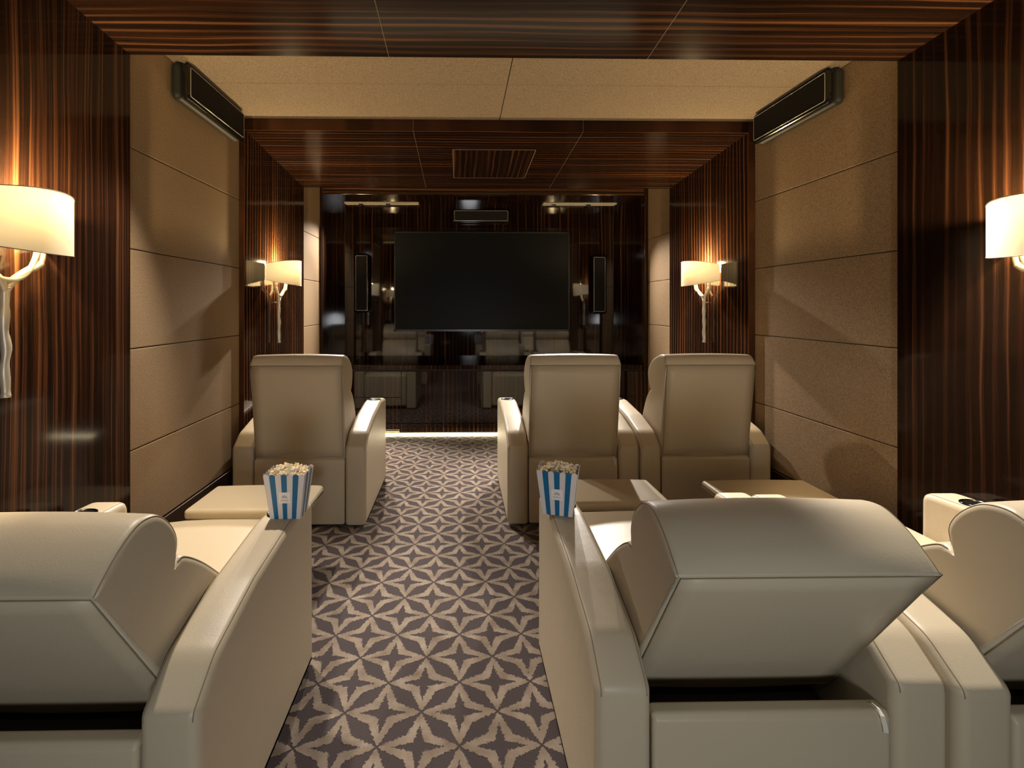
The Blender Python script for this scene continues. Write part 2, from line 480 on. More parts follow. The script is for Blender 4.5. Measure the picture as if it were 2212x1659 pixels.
# far portal
for nm, xa, xb in (('wall_left_far', XL - .35, XL), ('wall_right_far', XR, XR + .35)):
    bm = bmesh.new(); wedge(bm, xa, xb, Y2, Y3, 0, 0, TOP, TOP); struct(nm, bm, M['wall_fine'])
bm = bmesh.new()
for i in range(3):
    xa = max(xs[i], XL) + (g if i else 0); xb = min(xs[i + 1], XR) - (g if i < 2 else 0)
    wedge(bm, xa, xb, Y2, Y3, hceil2(Y2), hceil2(Y3), TOP, TOP, 0)
for x in xs[1:3]:
    wedge(bm, x - g, x + g, Y2 + .001, Y3 - .001, hceil2(Y2) + .0004, hceil2(Y3) + .0004, TOP - .1, TOP - .1, 1)
struct('ceiling_far', bm, [M['ceil'], M['joint']])

# niche in front of the screen wall
SN = [0.0, 0.315, 0.70, 1.144, 1.58, 2.022, NICHE_H]
padded_wall('wall_left_niche', BL, 'L', Y3, Y4, SN)
padded_wall('wall_right_niche', BR, 'R', Y3, Y4, SN)
bm = bmesh.new(); box(bm, BL - .3, BR + .3, Y3, Y4 + .03, NICHE_H, TOP); struct('ceiling_niche', bm, M['beige_ceiling'])

# screen recess
bm = bmesh.new()
box(bm, BL - .3, RL, Y4, Y5, 0, TOP); struct('wall_left_recess', bm, M['wall_v_y'])
bm = bmesh.new()
box(bm, RR, BR + .3, Y4, Y5, 0, TOP); struct('wall_right_recess', bm, M['wall_v_y'])
bm = bmesh.new(); box(bm, RL, RR, Y4 + .03, Y5, REC_H, TOP); struct('ceiling_recess', bm, M['hatch'])
bm = bmesh.new(); box(bm, RL, RR, Y4, Y4 + .03, REC_H - .002, NICHE_H + .2, 0, 0.002); struct('trim_1', bm, M['fascia'])
for i, (xa, xb) in enumerate(((BL + .002, RL + .002), (RR - .002, BR - .004))):
    bm = bmesh.new(); box(bm, xa, xb, Y4 - .006, Y4, 0, NICHE_H - .002, 0, 0.002); struct('trim_%d' % (i + 2), bm, M['wall_v_x'])
bm = bmesh.new()
xs5 = [RL - .3, -0.594, 1.075, RR + .3]
for i in range(3):
    box(bm, xs5[i] + .001, xs5[i + 1] - .001, Y5, Y5 + .2, 0, TOP, 0)
box(bm, RL, RR, Y5 + .002, Y5 + .1, 0, TOP, 1)
struct('wall_front', bm, [M['wall_v_x'], M['dark']])

# ceiling access panel (own grain direction, thin frame line)
t = thing('access_panel', 'square ceiling hatch in dark striped wood, grain running lengthwise, above the screen end', 'ceiling hatch', (0.25, 3.80, hceil2(3.80)))
t.rotation_euler = (-math.atan(SLOPE), 0, 0)
bm = bmesh.new(); box(bm, -.296, .296, -.306, .306, -.0015, .004); obj('panel', bm, M['hatch'], t)
bm = bmesh.new()
for a in ((-.301, .301, -.311, -.306), (-.301, .301, .306, .311), (-.301, -.296, -.306, .306), (.296, .301, -.306, .306)):
    box(bm, a[0], a[1], a[2], a[3], -.002, .003)
obj('frame', bm, M['joint'], t)

# ------------------------------------------------------------------ recliners
ARM_IN, ARM_OUT = 0.275, 0.401
ARM_UP = fillet([(0.0, 0.015, .012), (0.0, 0.485, .035), (0.09, 0.555, .12), (0.30, 0.612, .3), (0.60, 0.652, .3), (0.80, 0.635, .045), (0.805, 0.015, .012)][::-1], 7)
ARM_RE = fillet([(0.0, 0.015, .012), (0.0, 0.478, .035), (0.09, 0.545, .12), (0.30, 0.597, .3), (0.58, 0.627, .3), (0.80, 0.616, .045), (0.805, 0.015, .012)][::-1], 7)
BACK_W = 0.272

def outline(pts, n=4, first=0.0):
    """open smooth run of points; the two ends lie on the cut between headrest and backrest and stay put"""
    sp = spline([(0, p[0], p[1]) for p in pts], n)
    m = len(sp) - 1
    return [(v.y, v.z, min(1.0, max(i / 5.0, first), (m - i) / 5.0)) for i, v in enumerate(sp)]
UP = dict(
    bot=(.020, .418), seam=(-.045, .982),
    head=outline([(-.045, .982), (-.034, 1.012), (.0, 1.036), (.07, 1.030), (.15, .998), (.212, .950), (.236, .905), (.232, .862), (.214, .822), (.170, .790)]),
    low=[(-.045, .982, 0)] + outline([(.170, .790), (.198, .790), (.240, .758), (.285, .695), (.328, .608), (.348, .530), (.34, .43), (.30, .36)]) + [(.07, .36, 1), (.022, .412, 1)])
RE = dict(
    bot=(.187, .342), seam=(-.109, .788),
    head=outline([(-.109, .788), (-.088, .812), (-.053, .840), (-.014, .862), (.03, .874), (.082, .864), (.125, .832), (.152, .797), (.163, .766), (.158, .737), (.140, .706)]),
    low=[(-.109, .788, 0)] + outline([(.140, .706), (.160, .718), (.190, .717), (.258, .672), (.334, .608), (.397, .546), (.435, .48), (.44, .41), (.40, .33)]) + [(.24, .318, 1), (.190, .337, 1)])

def seam_tube(bm, pts, r=0.0016, mi=1):
    tube(bm, pts, r, 5, mi, True)

def make_back(parent, P):
    """headrest roll, backrest cushion and the flat stitched rear panel"""
    HEAD, LOW = P['head'], P['low']
    bm = bmesh.new()
    prof_solid(bm, HEAD, -BACK_W, BACK_W, .018, 4, 0.006, 10)
    nm = normals2d(HEAD)
    for sx in (-1, 1):
        seam_tube(bm, [(sx * (BACK_W - .0055), p[0] - n_.x * .0045 * p[2], p[1] - n_.y * .0045 * p[2]) for p, n_ in zip(HEAD, nm)], .0011, 1)
    obj('headrest', bm, [M['leather'], M['seam']], parent)
    bm = bmesh.new()
    prof_solid(bm, LOW, -BACK_W, BACK_W, .018, 4, 0.005, 10)
    nm = normals2d(LOW)
    for sx in (-1, 1):
        seam_tube(bm, [(sx * (BACK_W - .005), p[0] - n_.x * .004 * p[2], p[1] - n_.y * .004 * p[2]) for p, n_ in list(zip(LOW, nm))[5:-6]], .0011, 1)
    obj('backrest', bm, [M['leather'], M['seam']], parent)
    bm = bmesh.new()
    a = Vector(P['bot']); c = Vector(P['seam'])
    d = (c - a).normalized(); nn = Vector((-d.y, d.x))
    if nn.x > 0: nn = -nn
    a = a + d * .004; c = c - d * .003
    w0 = BACK_W - .010
    n = 10; gr = []
    for i in range(n + 1):
        v = i / n; row = []
        for k in range(n + 1):
            u = -1 + 2 * k / n
            puff = .002 + .006 * (1 - u ** 4) * (1 - (2 * v - 1) ** 4)
            q = a + (c - a) * v + nn * puff
            row.append(bm.verts.new((u * w0, q.x, q.y)))
        gr.append(row)
    for i in range(n):
        for k in range(n):
            f = bm.faces.new((gr[i][k], gr[i][k + 1], gr[i + 1][k + 1], gr[i + 1][k])); f.smooth = True
    edge = [gr[0][k] for k in range(n + 1)] + [gr[i][n] for i in range(1, n + 1)] + [gr[n][k] for k in range(n - 1, -1, -1)] + [gr[i][0] for i in range(n - 1, 0, -1)]
    low = [bm.verts.new((v.co.x * .99, v.co.y - nn.x * .012, v.co.z - nn.y * .012)) for v in edge]
    for i in range(len(edge)):
        j = (i + 1) % len(edge)
        bm.faces.new((edge[i], low[i], low[j], edge[j]))
    bm.faces.new(low)
    loop = [tuple(v.co) for v in edge]
    seam_tube(bm, loop + [loop[0]], .0013, 1)
    obj('rear_panel', bm, [M['leather'], M['seam']], parent)

def make_arm(parent, side, ARM, cup=True, control=False):
    s = -1 if side == 'L' else 1
    bm = bmesh.new()
    x0, x1 = sorted((s * ARM_IN, s * ARM_OUT))
    prof_solid(bm, ARM, x0, x1, .024, 5, 0.0, 2)
    nm = normals2d(ARM)
    top = [(p, n_) for p, n_ in zip(ARM, nm) if p[1] > .1]
    for xx in (x0 + .012, x1 - .012):
        pts = [(xx, p[0] - n_.x * .0034, p[1] - n_.y * .0034) for p, n_ in top]
        seam_tube(bm, pts, .0013, 1)
    a = obj('armrest', bm, [M['leather'], M['seam']], parent)
    xm = s * (ARM_IN + ARM_OUT) / 2
    if cup:
        # height of the arm top at the cup
        yc = 0.65
        zc = top_height(ARM, yc)
        bm = bmesh.new()
        nrm = Vector((0, -.06, 1)).normalized()
        lath = [(0.0, .0012), (.030, .0012), (.0385, .0016), (.0395, .0022), (.0405, .0040), (.0440, .0048), (.0468, .0034), (.0470, -.004)]
        slope = (top_height(ARM, yc + .04) - top_height(ARM, yc - .04)) / .08
        rr = []
        for (q, h) in lath:
            if q == 0: rr.append([bm.verts.new((xm, yc, zc + h))]); continue
            rr.append([bm.verts.new((xm + q * math.cos(2 * PI * k / 28), yc + q * math.sin(2 * PI * k / 28), zc + h + slope * q * math.sin(2 * PI * k / 28))) for k in range(28)])
        for a_ in range(len(rr) - 1):
            for k in range(28):
                k2 = (k + 1) % 28
                f = bm.faces.new((rr[a_][0], rr[a_ + 1][k], rr[a_ + 1][k2])) if a_ == 0 else bm.faces.new((rr[a_][k], rr[a_][k2], rr[a_ + 1][k2], rr[a_ + 1][k]))
                f.smooth = True; f.material_index = 1 if a_ >= 3 else 0
        c = obj('cup_holder', bm, [M['cup'], M['cup_rim']], a); c['label'] = 'black cup holder with a dark chrome rim'
    if control:
        bm = bmesh.new()
        xi = s * ARM_IN - s * .001
        vs = disc(bm, (xi, .62, .54), .04, 'X', 24, 0, .032)
        r = bmesh.ops.extrude_face_region(bm, geom=list(bm.faces))
        bmesh.ops.translate(bm, verts=[v for v in r['geom'] if isinstance(v, bmesh.types.BMVert)], vec=(-s * .006, 0, 0))
        c = obj('control_panel', bm, M['cup'], a); c['label'] = 'black oval recline control'
    return a

def top_height(ARM, y):
    best = 0
    n = len(ARM)
    for i in range(n):
        p, q = ARM[i], ARM[(i + 1) % n]
        if min(p[0], q[0]) <= y <= max(p[0], q[0]) and abs(p[0] - q[0]) > 1e-6:
            u = (y - p[0]) / (q[0] - p[0]); best = max(best, p[1] + u * (q[1] - p[1]))
    return best

def pad(bm, x0, x1, y0, y1, z0, z1, r=.02, crown=.006, tilt=0.0):
    pr = fillet([(y0, z0, r * .6), (y1, z0 - tilt, r * .6), (y1, z1 - tilt, r), (y0, z1, r)], 5)
    prof_solid(bm, pr, x0, x1, r, 4, crown, 8)

def make_chair(label, reclined, loc, tag=False, rz=0.0, control=False):
    t = thing('recliner', label, 'armchair', loc, rz, 'cream leather cinema recliners')
    A_ = ARM_RE if reclined else ARM_UP
    make_arm(t, 'L', A_); make_arm(t, 'R', A_, True, control)
    # back box (storage pocket) behind the seat
    bm = bmesh.new()
    pr = fillet([(.006, .02, .006), (.055, .02, .006), (.055, .40, .012), (.045, .413, .010), (.016, .413, .012), (.006, .40, .010)], 5)
    prof_solid(bm, pr, -ARM_IN + .004, ARM_IN - .004, .012, 4, .0, 2)
    obj('back_box', bm, M['leather'], t)
    bm = bmesh.new(); box(bm, -ARM_IN + .004, ARM_IN - .004, .06, .74, .02, .27, 0, .004); obj('base', bm, M['liner'], t)
    if tag:
        bm = bmesh.new()
        pts = [(.235, .03, .416), (.238, .014, .4165), (.241, .0045, .408), (.246, .0028, .385), (.248, .0025, .372)]
        rows = []
        for p in pts: rows.append((bm.verts.new(p), bm.verts.new((p[0] + .011, p[1], p[2] - .001))))
        for i in range(len(rows) - 1): bm.faces.new((rows[i][0], rows[i][1], rows[i + 1][1], rows[i + 1][0]))
        r = bmesh.ops.extrude_face_region(bm, geom=list(bm.faces))
        bmesh.ops.translate(bm, verts=[v for v in r['geom'] if isinstance(v, bmesh.types.BMVert)], vec=(0, -.0015, .0005))
        o = obj('ribbon_tag', bm, M['tag'], t); o['label'] = 'small white ribbon tag'
    if not reclined:
        make_back(t, UP)
        bm = bmesh.new(); pad(bm, -ARM_IN + .004, ARM_IN - .004, .25, .79, .28, .46, .04, .01); obj('seat', bm, M['leather'], t)
        bm = bmesh.new(); pad(bm, -ARM_IN + .004, ARM_IN - .004, .745, .80, .05, .44, .02, .006); obj('footrest', bm, M['leather'], t)
    else:
        make_back(t, RE)
        bm = bmesh.new(); pad(bm, -ARM_IN + .004, ARM_IN - .004, .36, .965, .29, .465, .035, .012); obj('seat', bm, M['leather'], t)
        bm = bmesh.new(); pad(bm, -ARM_IN + .012, ARM_IN - .012, .968, 1.118, .33, .452, .022, .004, .055); obj('leg_rest', bm, M['leather'], t)
        bm = bmesh.new(); pad(bm, -ARM_IN + .008, ARM_IN - .008, 1.13, 1.43, .392, .436, .018, .004); obj('footrest', bm, M['leather'], t)
        bm = bmesh.new()
        for sx in (-1, 1):
            tube(bm, [(sx * .2, .60, .22), (sx * .2, .95, .27), (sx * .2, 1.16, .388)], .011, 8)
        box(bm, -.2, .2, .58, .62, .2, .24); o = obj('linkage', bm, M['cup'], t); o['label'] = 'black steel linkage under the footrest'
    return t

FR, NR = 2.925, 1.06
make_chair('cream recliner with upright back on the left of the aisle, facing the screen', False, (-.962, FR, 0))
make_chair('upright cream recliner with a small white tag behind, just right of the aisle', False, (.690, FR, 0), True)
make_chair('upright cream recliner beside the beige wall on the right', False, (1.500, FR, 0))
make_chair('reclined cream recliner at lower left with its footrest raised by the left popcorn', True, (-.947, 1.022, 0))
make_chair('reclined cream recliner in the foreground right of the aisle, white tag behind', True, (.705, 1.075, 0), True)
make_chair('reclined cream recliner cut off by the right edge of the view', True, (1.5085, 1.055, 0), False, 0.0, True)

# ------------------------------------------------------------------ popcorn boxes
def popcorn_box(loc, rz, label, plabel, seed):
    t = thing('popcorn_box', label, 'popcorn box', loc, rz, 'striped popcorn boxes on the armrests')
    H = .146; wb, wt = .050, .068; db, dt = .036, .050
    bm = bmesh.new()
    def side(axis, sgn, n):
        for i in range(n):
            u0, u1 = -1 + 2 * i / n, -1 + 2 * (i + 1) / n
            def P(u, z, sc=1.0):
                k = z / H
                w = wb + (wt - wb) * k; d = db + (dt - db) * k
                if axis == 'Y': return Vector((u * w, sgn * d, z))
                return Vector((sgn * w, u * d, z))
            seg = 8
            front = [P(u0, 0), P(u1, 0)]
            for k in range(seg + 1):
                a = k / seg
                uu = u1 + (u0 - u1) * a
                front.append(P(uu, H + .006 * math.sin(PI * a)))
            nrm = Vector((0, sgn, 0)) if axis == 'Y' else Vector((sgn, 0, 0))
            mi = 1 if i % 2 else 0
            th = .0007
            fo = [bm.verts.new(p) for p in front]
            fi = [bm.verts.new(p - nrm * th) for p in front]
            f = bm.faces.new(fo); f.material_index = mi
            f = bm.faces.new(fi[::-1]); f.material_index = 0
            for k in range(len(fo)):
                j = (k + 1) % len(fo)
                f = bm.faces.new((fo[k], fi[k], fi[j], fo[j])); f.material_index = mi
    side('Y', -1, 7); side('Y', 1, 7); side('X', -1, 5); side('X', 1, 5)
    box(bm, -wb, wb, -db, db, 0.0004, .0012, 0)
    obj('carton', bm, [M['white_card'], M['blue_card']], t)
    # sticker with palm-fan emblem and word
    bm = bmesh.new()
    tilt = (dt - db) / H
    def S(x, z, off): return Vector((x, -(db + tilt * z) - off, z))
    def quad(x0, x1, z0, z1, off, mi, th=.0006):
        a = [S(x0, z0, off), S(x1, z0, off), S(x1, z1, off), S(x0, z1, off)]
        b = [p + Vector((0, -th, 0)) for p in a]
        va = [bm.verts.new(p) for p in a]; vb = [bm.verts.new(p) for p in b]
        for f in [va[::-1], vb] + [[va[k], va[(k + 1) % 4], vb[(k + 1) % 4], vb[k]] for k in range(4)]:
            q = bm.faces.new(f); q.material_index = mi
    quad(-.0185, .0185, .054, .091, .0002, 0)
    o_st = obj('sticker', bm, M['sticker'], t)
    bm = bmesh.new()
    for k in range(7):
        a = PI * (0.06 + .88 * k / 6)
        c = (0.0, .0715)
        r0, r1 = .0018, .0105
        pts = []
        for (rr, da) in ((r0, -.05), (r0, .05), (r1 * .8, .17), (r1, 0.0), (r1 * .8, -.17)):
            pts.append(S(c[0] + rr * math.cos(a + da), c[1] + rr * math.sin(a + da), .0010))
        f0 = bm.faces.new([bm.verts.new(p) for p in pts])
        r = bmesh.ops.extrude_face_region(bm, geom=[f0])
        bmesh.ops.translate(bm, verts=[v for v in r['geom'] if isinstance(v, bmesh.types.BMVert)], vec=(0, -.0003, 0))
    o = obj('emblem', bm, M['sticker_ink'], o_st); o['label'] = 'grey palm-fan emblem'
    cu = bpy.data.curves.new('word', 'FONT'); cu.body = 'RAFFLES'; cu.size = .0072; cu.align_x = 'CENTER'; cu.extrude = .00015
    tmp = bpy.data.objects.new('word_tmp', cu); COL.objects.link(tmp)
    dg = bpy.context.evaluated_depsgraph_get()
    me = bpy.data.meshes.new_from_object(tmp.evaluated_get(dg))
    bpy.data.objects.remove(tmp)
    me.transform(Matrix.Translation(S(0, .0612, .0011)) @ Matrix.Rotation(math.radians(90) + math.atan(tilt), 4, 'X'))
    me.materials.clear(); me.materials.append(M['sticker_text'])
    o = bpy.data.objects.new('lettering', me); COL.objects.link(o); o.parent = o_st
    # popcorn heap
    rnd = random.Random(seed)
    bm = bmesh.new()
    def kernel(c, s):
        for q in range(rnd.randint(4, 6)):
            off = Vector((rnd.gauss(0, 1), rnd.gauss(0, 1), rnd.gauss(0, .8))) * s * .42
            r = s * rnd.uniform(.38, .62)
            bmesh.ops.create_icosphere(bm, subdivisions=1, radius=r, matrix=Matrix.Translation(c + off) @ Matrix.Rotation(rnd.random() * 6, 4, Vector((rnd.random(), rnd.random(), 1)).normalized()))
    for i in range(150):
        u, v = rnd.uniform(-.9, .9), rnd.uniform(-.88, .88)
        dome = .012 * (1 - u * u) * (1 - v * v)
        kernel(Vector((u * (wt - .009), v * (dt - .008), H - .004 + dome * rnd.uniform(0, 1) + rnd.uniform(-.006, .003))), .0082)
    for i in range(24):
        u, v = rnd.uniform(-.6, .6), rnd.uniform(-.6, .6)
        kernel(Vector((u * (wt - .01), v * (dt - .01), H + .012 * (1 - u * u) + rnd.uniform(0, .005))), .0088)
    o = obj('popcorn', bm, M['popcorn'], None, True)
    o.location = Vector(loc); o.rotation_euler = (0, 0, rz)
    o['label'] = plabel; o['category'] = 'popcorn'; o['kind'] = 'stuff'
    return t
ys = .60
popcorn_box((-.577, 1.655, top_height(ARM_RE, .60) + .0005), .0, 'blue and white striped popcorn carton on the left recliner armrest', 'popcorn filling the carton left of the aisle', 3)
popcorn_box((.340, 1.665, top_height(ARM_RE, .60) + .0005), -.32, 'blue and white striped popcorn carton on the armrest right of the aisle', 'popcorn heaped above the rim of the right carton', 5)

# ------------------------------------------------------------------ sconces
def sconce_parts(t):
    """local: wall at x=0, lamp sticks out along +x, z measured from the floor"""
    zt, zb = CAMZ + .345, CAMZ + .155
    wt_, wb_ = CAMZ + .308, CAMZ + .193
    p, w = .192, .172
    n = 28
    def ring(off, k):
        a = -PI / 2 + PI * k / n
        f = max(math.cos(a), 0.0) ** 0.8
        x = .004 + (p - off) * math.cos(a); y = (w - off) * math.sin(a)
        return x, y, wb_ + (zb - wb_) * f, wt_ + (zt - wt_) * f
    bm = bmesh.new()
    g0, g1 = [], []
    m = 6
    for off, gg in ((0, g0), (.0016, g1)):
        for k in range(n + 1):
            x, y, lo, hi = ring(off, k)
            gg.append([bm.verts.new((x, y, lo + (hi - lo) * j / m)) for j in range(m + 1)])
    for gg in (g0, ):
        for k in range(n):
            for j in range(m):
                f = bm.faces.new((gg[k][j], gg[k + 1][j], gg[k + 1][j + 1], gg[k][j + 1])); f.smooth = True
    for k in g1:
        for v in k: bm.verts.remove(v)
    sh = obj('shade', bm, M['shade'], t); sh['label'] = 'cream half-drum lamp shade'
    for idx in (2, 3):
        bm = bmesh.new()
        tube(bm, [(ring(0, k)[0], ring(0, k)[1], ring(0, k)[idx]) for k in range(n + 1)], .0016, 6)
        obj('rim', bm, M['shade_rim'], sh)
    # twig-like silver body
    X = .032
    bm = bmesh.new()
    rnd = random.Random(4)
    z0 = CAMZ
    stem = [(X + .001, .001, z0 - .275), (X, .002, z0 - .25), (X, -.002, z0 - .19), (X + .001, .003, z0 - .13), (X, -.003, z0 - .07), (X, -.001, z0), (X, 0, z0 + .05)]
    sp = spline(stem, 5)
    rd = [.0125 + .0011 * math.sin(i * .9) + .0006 * rnd.uniform(-1, 1) for i in range(len(sp))]
    tube(bm, sp, rd, 12)
    ring_torus(bm, (X, 0, z0 + .055), .0125, .003, 16, 6, 0)
    obj('stem', bm, M['silver'], t)
    for s in (-1, 1):
        bm = bmesh.new()
        br = spline([(X, 0, z0 + .045), (X + .004, s * .018, z0 + .075), (X + .008, s * .055, z0 + .105), (X + .012, s * .098, z0 + .133), (X + .016, s * .108, z0 + .150), (X + .02, s * .108, z0 + .185), (X + .022, s * .104, z0 + .225)], 6)
        tube(bm, br, [.0125 - .003 * (i / len(br)) + (.0025 if 15 < i < 22 else 0) for i in range(len(br))], 12)
        obj('branch', bm, M['silver'], t)
    bm = bmesh.new()
    loop = spline([(X + .02, -.092, z0 + .225), (X + .016, -.090, z0 + .165), (X + .012, -.066, z0 + .110), (X + .010, -.025, z0 + .083), (X + .010, .025, z0 + .083), (X + .012, .066, z0 + .110), (X + .016, .090, z0 + .165), (X + .02, .092, z0 + .225)], 7)
    tube(bm, loop, .0085, 12)
    obj('inner_loop', bm, M['silver'], t)
    # wall plate and bulb holder
    bm = bmesh.new()
    box(bm, .0005, .012, -.035, .035, z0 + .205, z0 + .285, 0, .003)
    obj('wall_plate', bm, M['silver'], t)
    bm = bmesh.new(); tube(bm, [(.0005, .0, z0 + .030), (X, .0, z0 + .030)], .005, 8); obj('standoff', bm, M['silver'], t)
    bm = bmesh.new()
    tube(bm, [(.01, 0, z0 + .225), (.095, 0, z0 + .225)], .006, 8)
    tube(bm, [(.095, 0, z0 + .218), (.095, 0, z0 + .262)], .012, 10)
    obj('bulb_holder', bm, M['silver'], t)
    bm = bmesh.new()
    bmesh.ops.create_uvsphere(bm, u_segments=14, v_segments=8, radius=.017, matrix=Matrix.Translation((.095, 0, z0 + .276)) @ Matrix.Scale(1.25, 4, (0, 0, 1)))
    obj('bulb', bm, M['bulb'], t, True)

SC_NEAR, SC_FAR = 1.485, 3.70
sg = 'silver twig wall lamps with half-drum shades'
s0 = thing('wall_sconce', 'large lit wall lamp on the near wood panel, at the left edge of the view', 'wall lamp', (XL, SC_NEAR, 0), 0, sg)
sconce_parts(s0)
s1 = dup(s0, (XR, SC_NEAR, 0), PI, 'lit wall lamp on the near wood panel, cut off by the right edge')
s2 = dup(s0, (XL, SC_FAR, 0), 0, 'small lit wall lamp left of the screen, behind the left upright recliner')
s3 = dup(s0, (XR, SC_FAR, 0), PI, 'small lit wall lamp right of the screen, above the right-hand upright recliner')

# ------------------------------------------------------------------ speakers
def speaker(name, label, L, Hh, D, mw, matrix, group):
    """lying along local x, height z, front face towards -y, back at y=0"""
    t = thing(name, label, 'speaker', (0, 0, 0), 0, group)
    t.matrix_world = matrix
    bm = bmesh.new(); box(bm, -L / 2, L / 2, -D * .62, 0, -Hh / 2, Hh / 2, 0, min(.028, Hh * .22), 4)
    obj('cabinet', bm, mw, t)
    bm = bmesh.new(); box(bm, -L / 2 + .002, L / 2 - .002, -D, -D * .60, -Hh / 2 + .002, Hh / 2 - .002, 0, min(.024, Hh * .2), 4)
    obj('front_baffle', bm, M['black'], t)
    a, c = L / 2 - .030, Hh / 2 - .022
    bm = bmesh.new(); box(bm, -a, a, -D - .003, -D + .01, -c, c, 0, .002); obj('grille', bm, M['grille'], t)
    bm = bmesh.new()
    pts = []
    for (sx, sz, a0) in ((1, 1, 0), (-1, 1, 90), (-1, -1, 180), (1, -1, 270)):
        for k in range(5):
            an = math.radians(a0 + 90 * k / 4)
            pts.append((sx * (a - .008) + .010 * math.cos(an), -D - .002, sz * (c - .008) + .010 * math.sin(an)))
    tube(bm, pts + [pts[0]], .0019, 6, 0, False)
    obj('trim_line', bm, M['chrome'], t)
    return t
zs = CAMZ + 1.120
speaker('surround_speaker', 'black bar speaker mounted high on the left beige wall', .655, .185, .088, M['speaker_body'],
        Matrix.Translation((BL, 2.745, zs)) @ Matrix.Rotation(PI / 2, 4, 'Z'), 'surround speakers under the ceiling')
speaker('surround_speaker', 'black bar speaker mounted high on the right beige wall', .655, .185, .088, M['speaker_body'],
        Matrix.Translation((BR, 2.745, zs)) @ Matrix.Rotation(-PI / 2, 4, 'Z'), 'surround speakers under the ceiling')
speaker('centre_speaker', 'black horizontal speaker centred above the television', .645, .145, .085, M['black'],
        Matrix.Translation((.24, Y5, CAMZ + 1.005)), None) if False else None
t = speaker('centre_speaker', 'black horizontal speaker centred above the television', .65, .150, .09, M['black'],
        Matrix.Translation((.240, Y5 - .001, CAMZ + 1.010)), 'front speakers around the television')
for (x, zc, lab) in ((-1.088, CAMZ + .26, 'black upright speaker on the wall left of the television'), (1.565, CAMZ + .247, 'black upright speaker on the wall right of the television')):
    speaker('front_speaker', lab, .66, .165, .09, M['black'], Matrix.Translation((x, Y5 - .001, zc)) @ Matrix.Rotation(PI / 2, 4, 'Y'), 'front speakers around the television')

# ------------------------------------------------------------------ television
tv = thing('television', 'large flat black television, switched off, on the striped wood screen wall', 'television', (.252, Y5, CAMZ + .278))
W2, H2 = .980, .557
bm = bmesh.new(); box(bm, -W2 + .05, W2 - .05, -.045, -.001, -H2 + .06, H2 - .06, 0, .004); obj('back_housing', bm, M['bezel'], tv)
bm = bmesh.new(); box(bm, -W2 + .012, W2 - .012, -.072, -.045, -H2 + .022, H2 - .012); obj('screen', bm, M['screen'], tv)
bm = bmesh.new()
for a in ((-W2, W2, H2 - .014, H2), (-W2, W2, -H2, -H2 + .024), (-W2, -W2 + .014, -H2, H2), (W2 - .014, W2, -H2, H2)):
    box(bm, a[0], a[1], -.078, -.044, a[2], a[3], 0, .002)
bz = obj('bezel', bm, M['bezel'], tv)
bm = bmesh.new(); box(bm, -.024, .024, -.0795, -.078, -H2 + .009, -H2 + .016); obj('maker_mark', bm, M['mark_grey'], bz)
bm = bmesh.new(); box(bm, -.012, .012, -.074, -.060, -H2 - .012, -H2 + .001, 0, .002); obj('sensor', bm, M['bezel'], bz)

# ------------------------------------------------------------------ media console
cons = thing('media_console', 'long glossy dark wood console under the television, floor light along its foot', 'console', (0, Y4, 0))
CT = .725; CB = .078
bm = bmesh.new(); box(bm, RL + .003, RR - .003, .004, Y5 - Y4 - .001, CT - .045, CT, 0, .002); obj('top', bm, M['hatch'], cons)
bm = bmesh.new()
box(bm, RL + .003, RR - .003, .03, Y5 - Y4 - .001, CB, CT - .046, 0); obj('body', bm, M['dark'], cons)
bm = bmesh.new(); box(bm, RL + .003, RR - .003, .006, .028, CB, .125, 0, .001); obj('bottom_rail', bm, M['wall_v_x'], cons)
bm = bmesh.new(); box(bm, RL + .003, RR - .003, .022, .05, .001, CB - .001, 0); obj('plinth', bm, M['wall_v_x'], cons)
def front(name, x0, x1, z0, z1):
    bm = bmesh.new(); box(bm, x0 + .002, x1 - .002, .008, .029, z0 + .002, z1 - .002, 0, .0012); return obj(name, bm, M['wall_v_x'], cons)
zT = CT - .062
xa, xb, xc, xd, xe = RL + .003, -.60, .24, 1.08, RR - .003
zm = .395
front('drawer', xa, xb, zm, zT); front('drawer', xa, xb, .127, zm)
front('door', xb, xc, .127, zT); front('door', xc, xd, .127, zT)
front('drawer', xd, xe, zm, zT); front('drawer', xd, xe, .127, zm)
bm = bmesh.new()
box(bm, -1.0, -.62, .018, .0218, .012, .066, 0)
for z in (.022, .046):
    box(bm, -.99, -.63, .0165, .0185, z, z + .010, 1)
o = obj('vent_grille', bm, [M['brass'], M['dark']], cons); o['label'] = 'brass vent grille in the plinth'

led = thing('floor_light_strip', 'bright warm light strip along the carpet at the foot of the console', 'light strip', (0, Y4 + .006, 0))
bm = bmesh.new(); box(bm, RL + .004, RR - .004, .001, .012, .0, .030); obj('channel', bm, M['chrome'], led)
bm = bmesh.new(); box(bm, RL + .006, RR - .006, -.022, .0005, .001, .026, 0, .004); obj('diffuser', bm, M['led'], led)

